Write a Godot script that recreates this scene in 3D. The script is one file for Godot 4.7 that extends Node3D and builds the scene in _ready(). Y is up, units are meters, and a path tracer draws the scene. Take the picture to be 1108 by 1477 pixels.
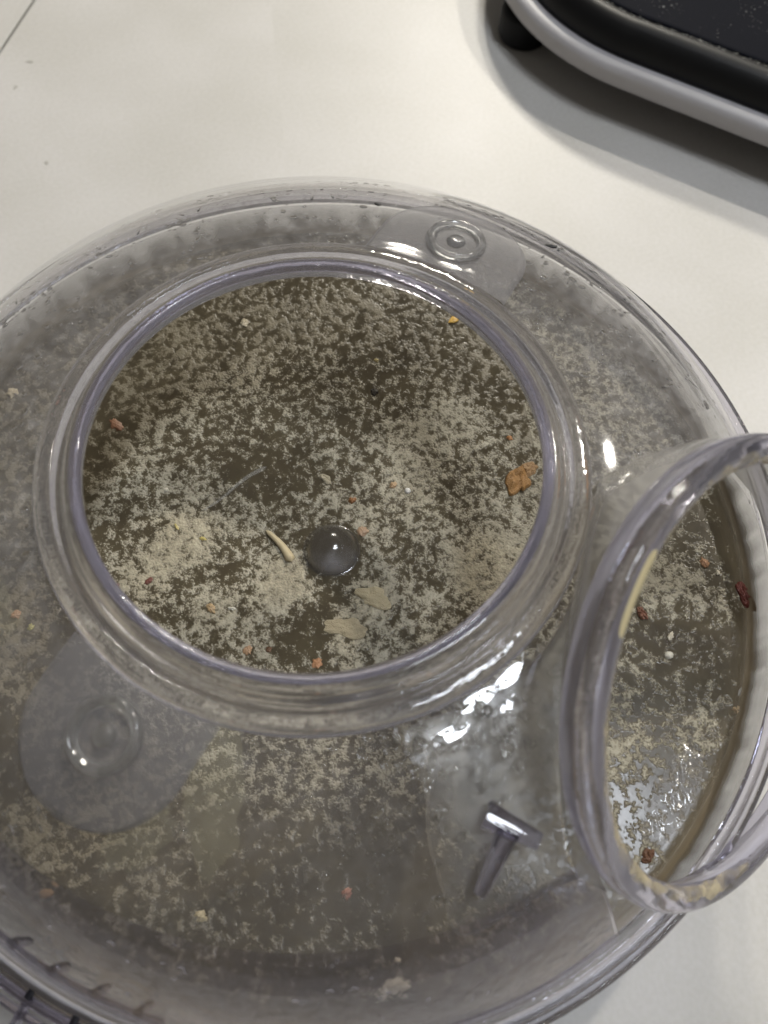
extends Node3D

# A round clear plastic tank full of murky water, seen from above on a pale tiled counter. Units are metres.
const WATER_Y := 0.062
const WATER_R := 0.163
const LIP_Y := 0.145
const PORT_C := Vector3(0.1163, 0.1287, 0.0794)
const PORT_N := Vector3(0.5496, 0.6446, 0.53144)
const PORT_A := Vector3(-0.69513, 0.0, 0.71888)
const PORT_B := Vector3(0.46339, -0.76452, 0.44808)
const PORT_R := 0.07

var rng := RandomNumberGenerator.new()
var mats := {}
var profile := PackedVector2Array()
var tank: Node3D

# ---------------------------------------------------------------- naming helpers
var taken := {}

func numbered(called: String) -> String:
	if not taken.has(called):
		taken[called] = 0
		return called
	taken[called] += 1
	return "%s_%03d" % [called, taken[called]]

func tag(o: Node, label := "", category := "", group := "", kind := "") -> Node:
	if label: o.set_meta("label", label)
	if category: o.set_meta("category", category)
	if group: o.set_meta("group", group)
	if kind: o.set_meta("kind", kind)
	return o

func base(called: String, at := Vector3.ZERO, turn := 0.0) -> Node3D:
	var o := Node3D.new()
	o.name = numbered(called)
	add_child(o)
	o.position = at
	o.rotation.y = turn
	return o

func put(called: String, m: Mesh, mat: Material, parent: Node = null, at := Vector3.ZERO) -> MeshInstance3D:
	var o := MeshInstance3D.new()
	o.mesh = m
	o.material_override = mat
	o.position = at
	if parent == null:
		o.name = numbered(called)
		add_child(o)
	else:
		o.name = called
		parent.add_child(o, true)
	return o

# ---------------------------------------------------------------- mesh helpers
# Builds a smooth mesh; closed meshes are turned so that their faces look outward.
func mesh_of(v: PackedVector3Array, idx: PackedInt32Array, closed := false, uv := PackedVector2Array(), col := PackedColorArray(), up := false) -> ArrayMesh:
	if closed:
		var vol := 0.0
		for i in range(0, idx.size(), 3):
			vol += v[idx[i]].dot(v[idx[i + 1]].cross(v[idx[i + 2]]))
		if vol > 0.0:
			idx.reverse()
	var n := PackedVector3Array()
	n.resize(v.size())
	for i in range(0, idx.size(), 3):
		var c := (v[idx[i + 2]] - v[idx[i]]).cross(v[idx[i + 1]] - v[idx[i]])
		n[idx[i]] += c
		n[idx[i + 1]] += c
		n[idx[i + 2]] += c
	if up:
		var s := 0.0
		for q in n: s += q.y
		if s < 0.0:
			idx.reverse()
			for i in n.size(): n[i] = -n[i]
	for i in n.size():
		n[i] = n[i].normalized()
	var a := []
	a.resize(Mesh.ARRAY_MAX)
	a[Mesh.ARRAY_VERTEX] = v
	a[Mesh.ARRAY_NORMAL] = n
	a[Mesh.ARRAY_INDEX] = idx
	if uv.size(): a[Mesh.ARRAY_TEX_UV] = uv
	if col.size(): a[Mesh.ARRAY_COLOR] = col
	var m := ArrayMesh.new()
	m.add_surface_from_arrays(Mesh.PRIMITIVE_TRIANGLES, a)
	return m

func grid_index(nu: int, nv: int, wrap_u := false, wrap_v := false) -> PackedInt32Array:
	var idx := PackedInt32Array()
	for i in (nu if wrap_u else nu - 1):
		for j in (nv if wrap_v else nv - 1):
			var a := i * nv + j
			var b := ((i + 1) % nu) * nv + j
			var c := ((i + 1) % nu) * nv + (j + 1) % nv
			var d := i * nv + (j + 1) % nv
			idx.append_array([a, b, c, a, c, d])
	return idx

func spline(p: PackedVector2Array, closed: bool, per: int) -> PackedVector2Array:
	var out := PackedVector2Array()
	var n := p.size()
	for i in (n if closed else n - 1):
		var p0 := p[(i - 1 + n) % n] if closed or i > 0 else p[0]
		var p1 := p[i]
		var p2 := p[(i + 1) % n]
		var p3 := p[(i + 2) % n] if closed or i < n - 2 else p[n - 1]
		for k in per:
			out.append(p1.cubic_interpolate(p2, p0, p3, float(k) / per))
	if not closed: out.append(p[n - 1])
	return out

# A profile of (radius, height) turned about the y axis.
func lathe(p: PackedVector2Array, closed: bool, segs := 180, planar_uv := 0.0) -> ArrayMesh:
	var v := PackedVector3Array()
	var uv := PackedVector2Array()
	for i in segs:
		var t := TAU * i / segs
		for q in p:
			v.append(Vector3(q.x * cos(t), q.y, q.x * sin(t)))
			if planar_uv > 0.0: uv.append(Vector2(q.x * cos(t), q.x * sin(t)) / planar_uv + Vector2(0.5, 0.5))
	return mesh_of(v, grid_index(segs, p.size(), true, closed), closed, uv)

# A ring of the given cross-section (offset outward from the circle, offset along the normal) about the port's axis.
func port_ring(p: PackedVector2Array, r: float, segs := 160, from := 0.0, to := TAU) -> ArrayMesh:
	var v := PackedVector3Array()
	var whole := to - from > TAU - 0.001
	var n := segs if whole else segs + 1
	for i in n:
		var t := from + (to - from) * i / segs
		var d := PORT_A * cos(t) + PORT_B * sin(t)
		for q in p:
			v.append(PORT_C + d * (r + q.x) + PORT_N * q.y)
	return mesh_of(v, grid_index(n, p.size(), whole, true), true)

func box_between(a: Vector3, b: Vector3, up: Vector3, w: float, h: float, bev := 0.25, taper := 1.0) -> ArrayMesh:
	# a bar with rounded edges from a to b
	var z := (b - a).normalized()
	var x := up.cross(z).normalized()
	var y := z.cross(x)
	var sec := PackedVector2Array()
	for k in 16:
		var t := TAU * k / 16.0
		var c := Vector2(cos(t), sin(t))
		var m := pow(pow(absf(c.x), 6.0) + pow(absf(c.y), 6.0), 1.0 / 6.0)
		sec.append(Vector2(c.x / m * w * 0.5, c.y / m * h * 0.5))
	var v := PackedVector3Array()
	var len := a.distance_to(b)
	var e := minf(w, h) * bev
	for s in [[0.0, 0.0], [0.0, 0.8], [e * 0.3, 0.95], [e, 1.0], [len - e, 1.0], [len - e * 0.3, 0.95], [len, 0.8], [len, 0.0]]:
		for q in sec:
			var k: float = s[1] * lerpf(1.0, taper, s[0] / len)
			v.append(a + z * s[0] + x * q.x * k + y * q.y * k)
	return mesh_of(v, grid_index(8, 16, false, true), true)

# An irregular lump: noise-shaped ellipsoid.
func lump(seed_: int, r: Vector3, rough := 0.35, freq := 2.0, nu := 20, nv := 11) -> ArrayMesh:
	var f := FastNoiseLite.new()
	f.seed = seed_
	f.frequency = freq
	f.fractal_octaves = 3
	f.fractal_gain = 0.55
	var v := PackedVector3Array()
	for i in nu:
		for j in nv:
			var t := TAU * i / nu
			var ph := PI * (float(j) / (nv - 1) - 0.5)
			var d := Vector3(cos(ph) * cos(t), sin(ph), cos(ph) * sin(t))
			var k := 1.0 + rough * f.get_noise_3d(d.x, d.y * 0.5, d.z) * 2.0
			v.append(d * r * k)
	return mesh_of(v, grid_index(nu, nv, true, false), true)

# A thin ragged mat lying on the water, its outline cut by noise and its top uneven.
func ragged_mat(seed_: int, rx: float, rz: float, h: float, rag := 0.5) -> ArrayMesh:
	var f := FastNoiseLite.new()
	f.seed = seed_
	f.frequency = 0.42
	f.fractal_octaves = 4
	f.fractal_gain = 0.42
	var v := PackedVector3Array()
	var nu := 56
	var nv := 10
	for i in nu:
		var t := TAU * i / nu
		var edge := 1.0 + rag * f.get_noise_2d(cos(t) + seed_ * 3.1, sin(t)) * 1.5
		for j in nv:
			var s := float(j) / (nv - 1)
			var r := edge * (sin(s * PI * 0.5) if s < 0.999 else 1.0)
			var y := h * (1.0 - pow(s, 3.0)) * (0.45 + 1.2 * absf(f.get_noise_2d(cos(t) * r * 2.4 + 9.0, sin(t) * r * 2.4)))
			v.append(Vector3(cos(t) * r * rx, y, sin(t) * r * rz))
	return mesh_of(v, grid_index(nu, nv, true, false), false, PackedVector2Array(), PackedColorArray(), true)

func tube(path: PackedVector3Array, r0: float, r1: float, sides := 8) -> ArrayMesh:
	var v := PackedVector3Array()
	var n := path.size()
	for i in n:
		var d := (path[mini(i + 1, n - 1)] - path[maxi(i - 1, 0)]).normalized()
		var x := d.cross(Vector3(0.1, 1, 0.05)).normalized()
		var y := x.cross(d)
		var s := float(i) / (n - 1)
		var r := lerpf(r0, r1, s) * (1.0 if i > 0 and i < n - 1 else 0.05)
		for k in sides:
			var t := TAU * k / sides
			v.append(path[i] + (x * cos(t) + y * sin(t)) * r)
	return mesh_of(v, grid_index(n, sides, false, true), true)

func disc_mesh(r: float, h: float, e: float, segs := 40) -> ArrayMesh:
	return lathe(PackedVector2Array([Vector2(0.00005, 0), Vector2(r - e, 0), Vector2(r - e * 0.3, e * 0.3), Vector2(r, e), Vector2(r, h - e), Vector2(r - e * 0.3, h - e * 0.3), Vector2(r - e, h), Vector2(0.00005, h)]), true, segs)

# ---------------------------------------------------------------- the dome's shape
func make_profile() -> void:
	var p := [Vector2(0.085, 0.139), Vector2(0.125, 0.1365), Vector2(0.153, 0.114), Vector2(0.1655, 0.082)]
	for i in 61:
		profile.append(p[0].bezier_interpolate(p[1], p[2], p[3], i / 60.0))

func dome_y(r: float) -> float:
	if r <= profile[0].x: return profile[0].y
	for i in range(1, profile.size()):
		if r <= profile[i].x:
			var s := (r - profile[i - 1].x) / (profile[i].x - profile[i - 1].x)
			return lerpf(profile[i - 1].y, profile[i].y, s)
	return -1.0

func on_dome(r: float, ang: float, lift := 0.0) -> Vector3:
	return Vector3(r * cos(ang), dome_y(r) + lift, r * sin(ang))

# The line where the port's housing meets the dome, by the angle round the port (in twelfths of a turn).
func port_base(k: float) -> Vector3:
	var keys := [
		[0.0, Vector3(0.0643, 0.1143, 0.1290)], [0.6, Vector3(0.0743, 0.104, 0.1325)], [1.0, Vector3(0.0853, 0.096, 0.1338)], [1.5, Vector3(0.099, 0.084, 0.1315)],
		[2.0, Vector3(0.1145, 0.0765, 0.1265)], [2.5, Vector3(0.1316, 0.0735, 0.1194)], [3.0, Vector3(0.147, 0.0735, 0.109)], [3.5, Vector3(0.157, 0.0745, 0.094)], [4.0, Vector3(0.163, 0.0755, 0.0758)], [4.5, Vector3(0.164, 0.0785, 0.057)], [5.0, Vector3(0.16, 0.0848, 0.0374)],
		[5.5, Vector3(0.1563, 0.0968, 0.024)], [6.0, Vector3(0.1484, 0.1092, 0.013)], [6.5, Vector3(0.1363, 0.1208, 0.0047)], [7.0, Vector3(0.1287, 0.1255, 0.0)], [7.5, Vector3(0.123, 0.129, 0.001)],
		[8.0, Vector3(0.1189, 0.131, 0.0048)], [8.5, Vector3(0.104, 0.1359, 0.0078)], [9.0, Vector3(0.0876, 0.1386, 0.0157)], [9.4, Vector3(0.0817, 0.1386, 0.0322)], [9.8, Vector3(0.0754, 0.1383, 0.0515)],
		[10.2, Vector3(0.0701, 0.1374, 0.0675)], [10.5, Vector3(0.0651, 0.1361, 0.0807)], [10.75, Vector3(0.0615, 0.1342, 0.0915)], [11.0, Vector3(0.0589, 0.1315, 0.1020)], [11.25, Vector3(0.0576, 0.1275, 0.1123)],
		[11.5, Vector3(0.0584, 0.1225, 0.1208)], [11.75, Vector3(0.0606, 0.1180, 0.1261)], [12.0, Vector3(0.0643, 0.1143, 0.1290)]]
	k = fposmod(k, 12.0)
	for i in range(1, keys.size()):
		if k <= keys[i][0]:
			var s: float = (k - keys[i - 1][0]) / (keys[i][0] - keys[i - 1][0])
			return keys[i - 1][1].lerp(keys[i][1], s)
	return keys[0][1]

func port_point(k: float, r: float, along := 0.0) -> Vector3:
	var t := k * PI / 6.0
	return PORT_C + (PORT_A * cos(t) + PORT_B * sin(t)) * r + PORT_N * along

# Signed distance (in plan) to the opening that the port cuts in the dome: negative inside.
func port_hole(p: Vector3, poly: PackedVector2Array) -> float:
	var q := Vector2(p.x, p.z)
	var best := 1e9
	for i in poly.size():
		best = minf(best, Geometry2D.get_closest_point_to_segment(q, poly[i], poly[(i + 1) % poly.size()]).distance_to(q))
	return -best if Geometry2D.is_point_in_polygon(q, poly) else best

# A sheet of the dome pushed in by `inset`, with the port's opening cut out cleanly.
func dome_sheet(inset: float, poly: PackedVector2Array, uv_size: float, thick_edge := false) -> ArrayMesh:
	var segs := 240
	var pts := PackedVector2Array()
	for i in profile.size():
		var t := (profile[mini(i + 1, profile.size() - 1)] - profile[maxi(i - 1, 0)]).normalized()
		pts.append(profile[i] + Vector2(t.y, -t.x) * inset)
	var np := pts.size()
	var v := PackedVector3Array()
	var f := PackedFloat32Array()
	for i in segs:
		var t := TAU * i / segs
		for q in pts:
			var p := Vector3(q.x * cos(t), q.y, q.x * sin(t))
			v.append(p)
			f.append(port_hole(p, poly))
	var src := grid_index(segs, np, true, false)
	var idx := PackedInt32Array()
	for i in range(0, src.size(), 3):
		var ins: Array[int] = []
		for k in 3:
			if f[src[i + k]] < 0.0: ins.append(k)
		if ins.size() == 3: continue
		if ins.size() == 0:
			idx.append_array([src[i], src[i + 1], src[i + 2]])
			continue
		var ring := PackedInt32Array()
		for k in 3:
			var a := src[i + k]
			var b := src[i + (k + 1) % 3]
			if f[a] >= 0.0: ring.append(a)
			if (f[a] < 0.0) != (f[b] < 0.0):
				v.append(v[a].lerp(v[b], f[a] / (f[a] - f[b])))
				f.append(0.0)
				ring.append(v.size() - 1)
		for k in range(1, ring.size() - 1):
			idx.append_array([ring[0], ring[k], ring[k + 1]])
	var uv := PackedVector2Array()
	var col := PackedColorArray()
	for p in v:
		var r := Vector2(p.x, p.z).length()
		var cover := 0.85 + 1.7 * smoothstep(0.108, 0.140, r) * smoothstep(0.08, -0.04, p.z) + 0.5 * smoothstep(0.145, 0.160, r) - 0.42 * smoothstep(0.02, 0.12, p.z)  # thinner condensation on the near side stands in for shade there
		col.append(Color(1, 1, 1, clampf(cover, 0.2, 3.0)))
		uv.append(Vector2(p.x, p.z) / uv_size + Vector2(0.5, 0.5) + Vector2(0, (0.139 - p.y) * 0.6))
	return mesh_of(v, idx, false, uv, col, true)

# ---------------------------------------------------------------- textures
func noise(seed_: int, freq: float, oct: int, gain: float, warp := 0.0, kind := FastNoiseLite.TYPE_SIMPLEX_SMOOTH) -> FastNoiseLite:
	var f := FastNoiseLite.new()
	f.seed = seed_
	f.noise_type = kind
	f.frequency = freq
	f.fractal_octaves = oct
	f.fractal_gain = gain
	if warp > 0.0:
		f.domain_warp_enabled = true
		f.domain_warp_amplitude = warp
		f.domain_warp_frequency = freq * 0.7
		f.domain_warp_fractal_octaves = 2
	return f

func noise_bytes(f: FastNoiseLite, w: int) -> PackedByteArray:
	return f.get_image(w, w, false, false, true).get_data()

func tex(im: Image) -> ImageTexture:
	return ImageTexture.create_from_image(im)

# Murky water with floating scum: colour, roughness and relief.
func water_textures() -> Array:
	var w := 1400
	var size := 0.34
	var px := w / size
	var fine := noise_bytes(noise(11, 0.19, 4, 0.78, 3.5), w)
	var mid := noise_bytes(noise(12, 0.045, 4, 0.66, 9.0), w)
	var large := noise_bytes(noise(13, 0.0075, 3, 0.5, 50.0), w)
	var tone := noise_bytes(noise(14, 0.011, 4, 0.55), w)
	# dark clearings (negative, the near ones painting in shade) and dense greasy mats (positive): x, z, radius, weight, mat colour share
	var spots := [
		[-0.020, -0.040, 0.016, -0.42, 0.0], [-0.035, -0.060, 0.020, -0.20, 0.0], [0.015, -0.075, 0.030, -0.22, 0.0], [-0.010, 0.030, 0.010, -0.5, 0.0], [0.006, 0.010, 0.012, -0.3, 0.0],
		[0.0029, -0.0029, 0.0100, -1.2, 0.0], [0.0, 0.135, 0.035, -0.3, 0.0], [-0.04, 0.12, 0.03, -0.25, 0.0], [0.03, 0.11, 0.02, -0.25, 0.0], [-0.09, 0.12, 0.02, -0.3, 0.0], [0.150, 0.005, 0.018, -0.4, 0.0], [0.137, 0.055, 0.014, -0.3, 0.0], [-0.045, 0.0, 0.012, -0.2, 0.0],
		[-0.054, -0.014, 0.013, 0.6, 1.0], [-0.016, 0.010, 0.010, 0.6, 1.0], [0.062, 0.012, 0.014, 0.65, 1.0], [0.125, 0.045, 0.034, -0.08, 0.0], [0.108, 0.098, 0.012, -0.1, 0.0], [-0.098, 0.026, 0.011, -0.6, 0.0], [-0.122, 0.052, 0.010, -0.7, 0.0], [-0.118, 0.072, 0.012, -0.5, 0.0], [-0.012, 0.108, 0.022, -0.25, 0.0], [0.014, 0.120, 0.016, -0.3, 0.0], [-0.004, 0.104, 0.007, 0.5, 0.2], [-0.068, 0.002, 0.010, 0.35, 0.8], [0.045, -0.045, 0.022, 0.18, 0.2],
		[0.030, -0.020, 0.016, 0.15, 0.3], [-0.030, -0.100, 0.030, 0.2, 0.5], [0.020, -0.110, 0.02, 0.15, 0.4], [-0.120, 0.040, 0.020, 0.35, 0.6], [-0.118, 0.018, 0.016, 0.3, 0.5], [-0.100, 0.095, 0.022, 0.3, 0.7],
		[-0.022, 0.117, 0.010, 0.4, 0.9], [0.112, 0.030, 0.012, 0.1, 0.2], [0.101, 0.090, 0.010, 0.35, 0.2], [0.128, 0.024, 0.009, 0.3, 0.2], [0.124, 0.062, 0.022, -0.22, 0.0], [0.112, 0.100, 0.016, -0.25, 0.0], [0.016, 0.0187, 0.0085, 0.55, 0.9], [0.0052, 0.0303, 0.0085, 0.5, 0.9], [-0.04, 0.02, 0.012, 0.2, 0.5], [0.02, 0.045, 0.02, 0.12, 0.2]]
	var field := PackedFloat32Array()
	var matf := PackedFloat32Array()
	var g := 200
	var rimv := PackedFloat32Array()
	rimv.resize(g * g)
	field.resize(g * g)
	matf.resize(g * g)
	for y in g:
		for x in g:
			var p := Vector2((x + 0.5) / g - 0.5, (y + 0.5) / g - 0.5) * size
			var s := 0.0
			var m := 0.0
			for q in spots:
				var d: float = p.distance_squared_to(Vector2(q[0], q[1])) / (q[2] * q[2])
				if d < 6.0:
					var e := exp(-d * d * 0.7)
					s += q[3] * e
					m += q[4] * e
			var r := p.length()
			if r > 0.146:
				m += smoothstep(0.146, 0.156, r) * 0.15
				rimv[y * g + x] = 0.42 * smoothstep(0.154, 0.162, r)
			field[y * g + x] = s
			matf[y * g + x] = minf(m, 1.0)
	var c := PackedByteArray()
	c.resize(w * w * 3)
	var ro := PackedByteArray()
	ro.resize(w * w)
	var hi := PackedByteArray()
	hi.resize(w * w)
	var dark := Vector3(82, 74, 57)
	var dark2 := Vector3(66, 59, 46)
	var floc := Vector3(166, 160, 142)
	var floc2 := Vector3(140, 133, 113)
	var greasy := Vector3(178, 167, 140)
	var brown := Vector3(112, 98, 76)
	var olive := Vector3(102, 90, 68)
	var half := w * 0.5
	var rmax := 0.1645 * px
	for y in w:
		var gy := (y * g) / w
		for x in w:
			var dx := x - half
			var dy := y - half
			if dx * dx + dy * dy > rmax * rmax: continue
			var i := y * w + x
			var gi := gy * g + (x * g) / w
			var n := (fine[i] - 128) * 0.0048 + (mid[i] - 128) * 0.0066
			var l := (large[i] - 128) * 0.0023
			var m := matf[gi]
			var rimf := rimv[gi]
			var soft := smoothstep(0.085, 0.105, sqrt(dx * dx + dy * dy) / px) * (0.8 if dx < 0.09 * px else 0.0)  # under the dome, scum painted blurred and browner to imitate fog and shade
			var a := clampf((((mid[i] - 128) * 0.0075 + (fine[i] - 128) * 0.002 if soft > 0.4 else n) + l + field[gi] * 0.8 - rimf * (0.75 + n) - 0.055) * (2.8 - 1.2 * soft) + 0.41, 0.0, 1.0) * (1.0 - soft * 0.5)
			var t := tone[i] / 255.0
			var col := dark2.lerp(dark, t).lerp(olive, rimf * 1.2)
			var fl := floc2.lerp(floc, clampf(0.15 + n * 0.75 + t * 0.7, 0.0, 1.0))
			var fl2 := floc2
			if m > 0.01:
				fl2 = fl2.lerp(greasy * 0.9, m * 0.6)
				fl = fl.lerp(greasy * (0.86 + 0.35 * n), m * 0.65)
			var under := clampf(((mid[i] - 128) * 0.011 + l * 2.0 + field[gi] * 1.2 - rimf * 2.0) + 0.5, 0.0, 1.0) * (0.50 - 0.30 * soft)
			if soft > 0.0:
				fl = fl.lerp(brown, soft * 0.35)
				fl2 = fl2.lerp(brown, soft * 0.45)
			col = col.lerp(fl2, under)
			col = col.lerp(fl, a * (0.80 + 0.2 * t))
			c[i * 3] = int(clampf(col.x, 0, 255))
			c[i * 3 + 1] = int(clampf(col.y, 0, 255))
			c[i * 3 + 2] = int(clampf(col.z, 0, 255))
			ro[i] = int(42 + 95 * a)
			hi[i] = int(clampf(90 * a + 70 * a * n * 2.0 + 40 * m * a, 0, 255))
	return [tex(Image.create_from_data(w, w, false, Image.FORMAT_RGB8, c)), tex(Image.create_from_data(w, w, false, Image.FORMAT_L8, ro)), tex(Image.create_from_data(w, w, false, Image.FORMAT_L8, hi))]

# Condensation and grime on the dome: pale grey with an uneven coverage.
func film_texture() -> ImageTexture:
	var w := 1200
	var big := noise_bytes(noise(31, 0.0055, 5, 0.6, 40.0), w)
	var small := noise_bytes(noise(32, 0.045, 5, 0.65, 14.0), w)
	var cell := noise(33, 0.042, 1, 0.5, 0.0, FastNoiseLite.TYPE_CELLULAR)
	cell.cellular_return_type = FastNoiseLite.RETURN_DISTANCE
	cell.fractal_type = FastNoiseLite.FRACTAL_NONE
	cell.cellular_jitter = 1.0
	var rings := noise_bytes(cell, w)
	var c := PackedByteArray()
	c.resize(w * w * 4)
	for i in w * w:
		var b := (big[i] - 128) / 128.0
		var s := (small[i] - 128) / 128.0
		var ring := 1.0 - clampf(absf(rings[i] - 70.0) / 16.0, 0.0, 1.0)
		var a := 0.21 + 0.13 * b + 0.13 * s + 0.10 * ring * clampf(b + 0.25, 0.0, 1.0)
		if s > 0.45 and b > 0.0: a += 0.10
		var k := 168 + int(18.0 * s)
		c[i * 4] = k
		c[i * 4 + 1] = k - 3
		c[i * 4 + 2] = k - 6
		c[i * 4 + 3] = int(255.0 * clampf(a, 0.02, 0.6))
	return tex(Image.create_from_data(w, w, false, Image.FORMAT_RGBA8, c))

# Dried residue: patchy cover, crumbly at its edges.
func crust_texture() -> ImageTexture:
	var w := 256
	var n := noise_bytes(noise(44, 0.03, 5, 0.65, 8.0), w)
	var c := PackedByteArray()
	c.resize(w * w * 4)
	for i in w * w:
		var k := (n[i] - 128) * 0.25
		c[i * 4] = int(225 + k)
		c[i * 4 + 1] = int(220 + k)
		c[i * 4 + 2] = int(212 + k)
		c[i * 4 + 3] = int(clampf((n[i] - 92) * 2.0, 0, 190))
	return tex(Image.create_from_data(w, w, false, Image.FORMAT_RGBA8, c))

func counter_texture() -> ImageTexture:
	var w := 512
	var big := noise_bytes(noise(41, 0.008, 3, 0.5), w)
	var small := noise_bytes(noise(42, 0.3, 2, 0.5), w)
	var c := PackedByteArray()
	c.resize(w * w * 3)
	for i in w * w:
		var k := (big[i] - 128) * 0.04 + (small[i] - 128) * 0.035
		c[i * 3] = int(188 + k)
		c[i * 3 + 1] = int(185 + k)
		c[i * 3 + 2] = int(180 + k * 1.2)
	return tex(Image.create_from_data(w, w, false, Image.FORMAT_RGB8, c))

func bump_tex(seed_: int, freq: float, oct: int) -> NoiseTexture2D:
	var t := NoiseTexture2D.new()
	t.width = 512
	t.height = 512
	t.seamless = true
	t.noise = noise(seed_, freq, oct, 0.5)
	return t

# ---------------------------------------------------------------- materials
func flat_mat(c: Color, rough := 0.6, spec := 0.5) -> StandardMaterial3D:
	var m := StandardMaterial3D.new()
	m.albedo_color = c
	m.roughness = rough
	m.metallic_specular = spec
	return m

func pane_mat(c: Color, alpha: float, rough := 0.05) -> StandardMaterial3D:
	var m := StandardMaterial3D.new()
	m.transparency = BaseMaterial3D.TRANSPARENCY_ALPHA
	m.albedo_color = Color(c.r, c.g, c.b, alpha)
	m.roughness = rough
	m.cull_mode = BaseMaterial3D.CULL_DISABLED
	return m

func solid_mat(c: Color, rough := 0.03, alpha := 0.0) -> StandardMaterial3D:
	var m := StandardMaterial3D.new()
	m.transparency = BaseMaterial3D.TRANSPARENCY_ALPHA
	m.albedo_color = Color(c.r, c.g, c.b, alpha)
	m.refraction_enabled = true
	m.refraction_scale = 0.05
	m.roughness = rough
	return m

func make_materials() -> void:
	var wear := bump_tex(52, 0.02, 5)
	mats.pane = pane_mat(Color(0.62, 0.61, 0.64), 0.03, 0.04)
	mats.housing = pane_mat(Color(0.64, 0.63, 0.62), 0.60, 0.08)
	mats.baffle = pane_mat(Color(0.60, 0.57, 0.52), 0.07, 0.2)
	mats.baffle.metallic_specular = 0.5
	mats.bowl = pane_mat(Color(0.62, 0.595, 0.54), 0.36, 0.08)
	mats.solid = solid_mat(Color(0.95, 0.945, 0.985))
	mats.collar = solid_mat(Color(0.955, 0.95, 0.97), 0.06, 0.05)
	mats.lip = solid_mat(Color(0.925, 0.92, 0.985), 0.04, 0.02)
	for key in ["lip", "collar", "solid"]:
		mats[key].heightmap_enabled = true
		mats[key].heightmap_texture = wear
		mats[key].heightmap_scale = 0.012
		mats[key].uv1_triplanar = true
		mats[key].uv1_scale = Vector3(14, 14, 14)
	mats.drop = solid_mat(Color(1, 1, 1), 0.0)
	mats.drop.refraction_scale = 0.033
	var fr := StandardMaterial3D.new()
	fr.transparency = BaseMaterial3D.TRANSPARENCY_ALPHA
	fr.albedo_color = Color(0.45, 0.44, 0.445, 0.59)
	fr.roughness = 0.42
	fr.heightmap_enabled = true
	fr.heightmap_texture = bump_tex(51, 0.12, 3)
	fr.heightmap_scale = 0.02
	fr.uv1_triplanar = true
	fr.uv1_scale = Vector3(40, 40, 40)
	mats.frost = fr
	mats.grime = flat_mat(Color(0.76, 0.71, 0.56), 0.75, 0.3)
	mats.crust = flat_mat(Color(0.82, 0.78, 0.66), 0.8, 0.2)
	mats.crust.transparency = BaseMaterial3D.TRANSPARENCY_ALPHA
	mats.crust.albedo_texture = crust_texture()
	mats.crust.uv1_triplanar = true
	mats.crust.uv1_scale = Vector3(10, 10, 10)

# ---------------------------------------------------------------- setting
func build_counter() -> void:
	var table := base("countertop")
	tag(table, "", "", "", "structure")
	var m := flat_mat(Color(1, 1, 1), 0.42, 0.4)
	m.albedo_texture = counter_texture()
	m.uv1_triplanar = true
	m.uv1_world_triplanar = true
	m.uv1_scale = Vector3(2.2, 2.2, 2.2)
	var p := Vector3(-0.16, 0, -0.4085)
	var d := Vector3(-0.0187, 0, 0.0477).normalized()
	var n := Vector3(d.z, 0, -d.x)      # towards the tank
	if n.x < 0: n = -n
	for s in [[0.0009, 1.6], [-0.7, -0.0009]]:
		var mid: float = (s[0] + s[1]) * 0.5
		var b := BoxMesh.new()
		b.size = Vector3(absf(s[1] - s[0]), 0.02, 2.4)
		var o := put("tile", b, m, table)
		o.basis = Basis(n, Vector3.UP, n.cross(Vector3.UP))
		o.position = p + n * mid + Vector3(0, -0.01, 0)
	var g := BoxMesh.new()
	g.size = Vector3(2.3, 0.01, 2.4)
	var go := put("joint", g, flat_mat(Color(0.36, 0.35, 0.32), 0.9), table)
	go.basis = Basis(n, Vector3.UP, n.cross(Vector3.UP))
	go.position = p + n * 0.45 + Vector3(0, -0.0062, 0)
	# faint smudges that lie on the tile
	var k := 0
	for q in [[-0.1507, -0.374, 0.0022], [-0.158, -0.352, 0.0016], [-0.137, -0.287, 0.0016]]:
		var sm := put("smudge", ragged_mat(300 + k, q[2], q[2] * 0.55, 0.0002, 0.7), flat_mat(Color(0.64, 0.625, 0.595), 0.7), table, Vector3(q[0], 0.0002, q[1]))
		sm.rotation.y = k * 1.1
		k += 1

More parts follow.
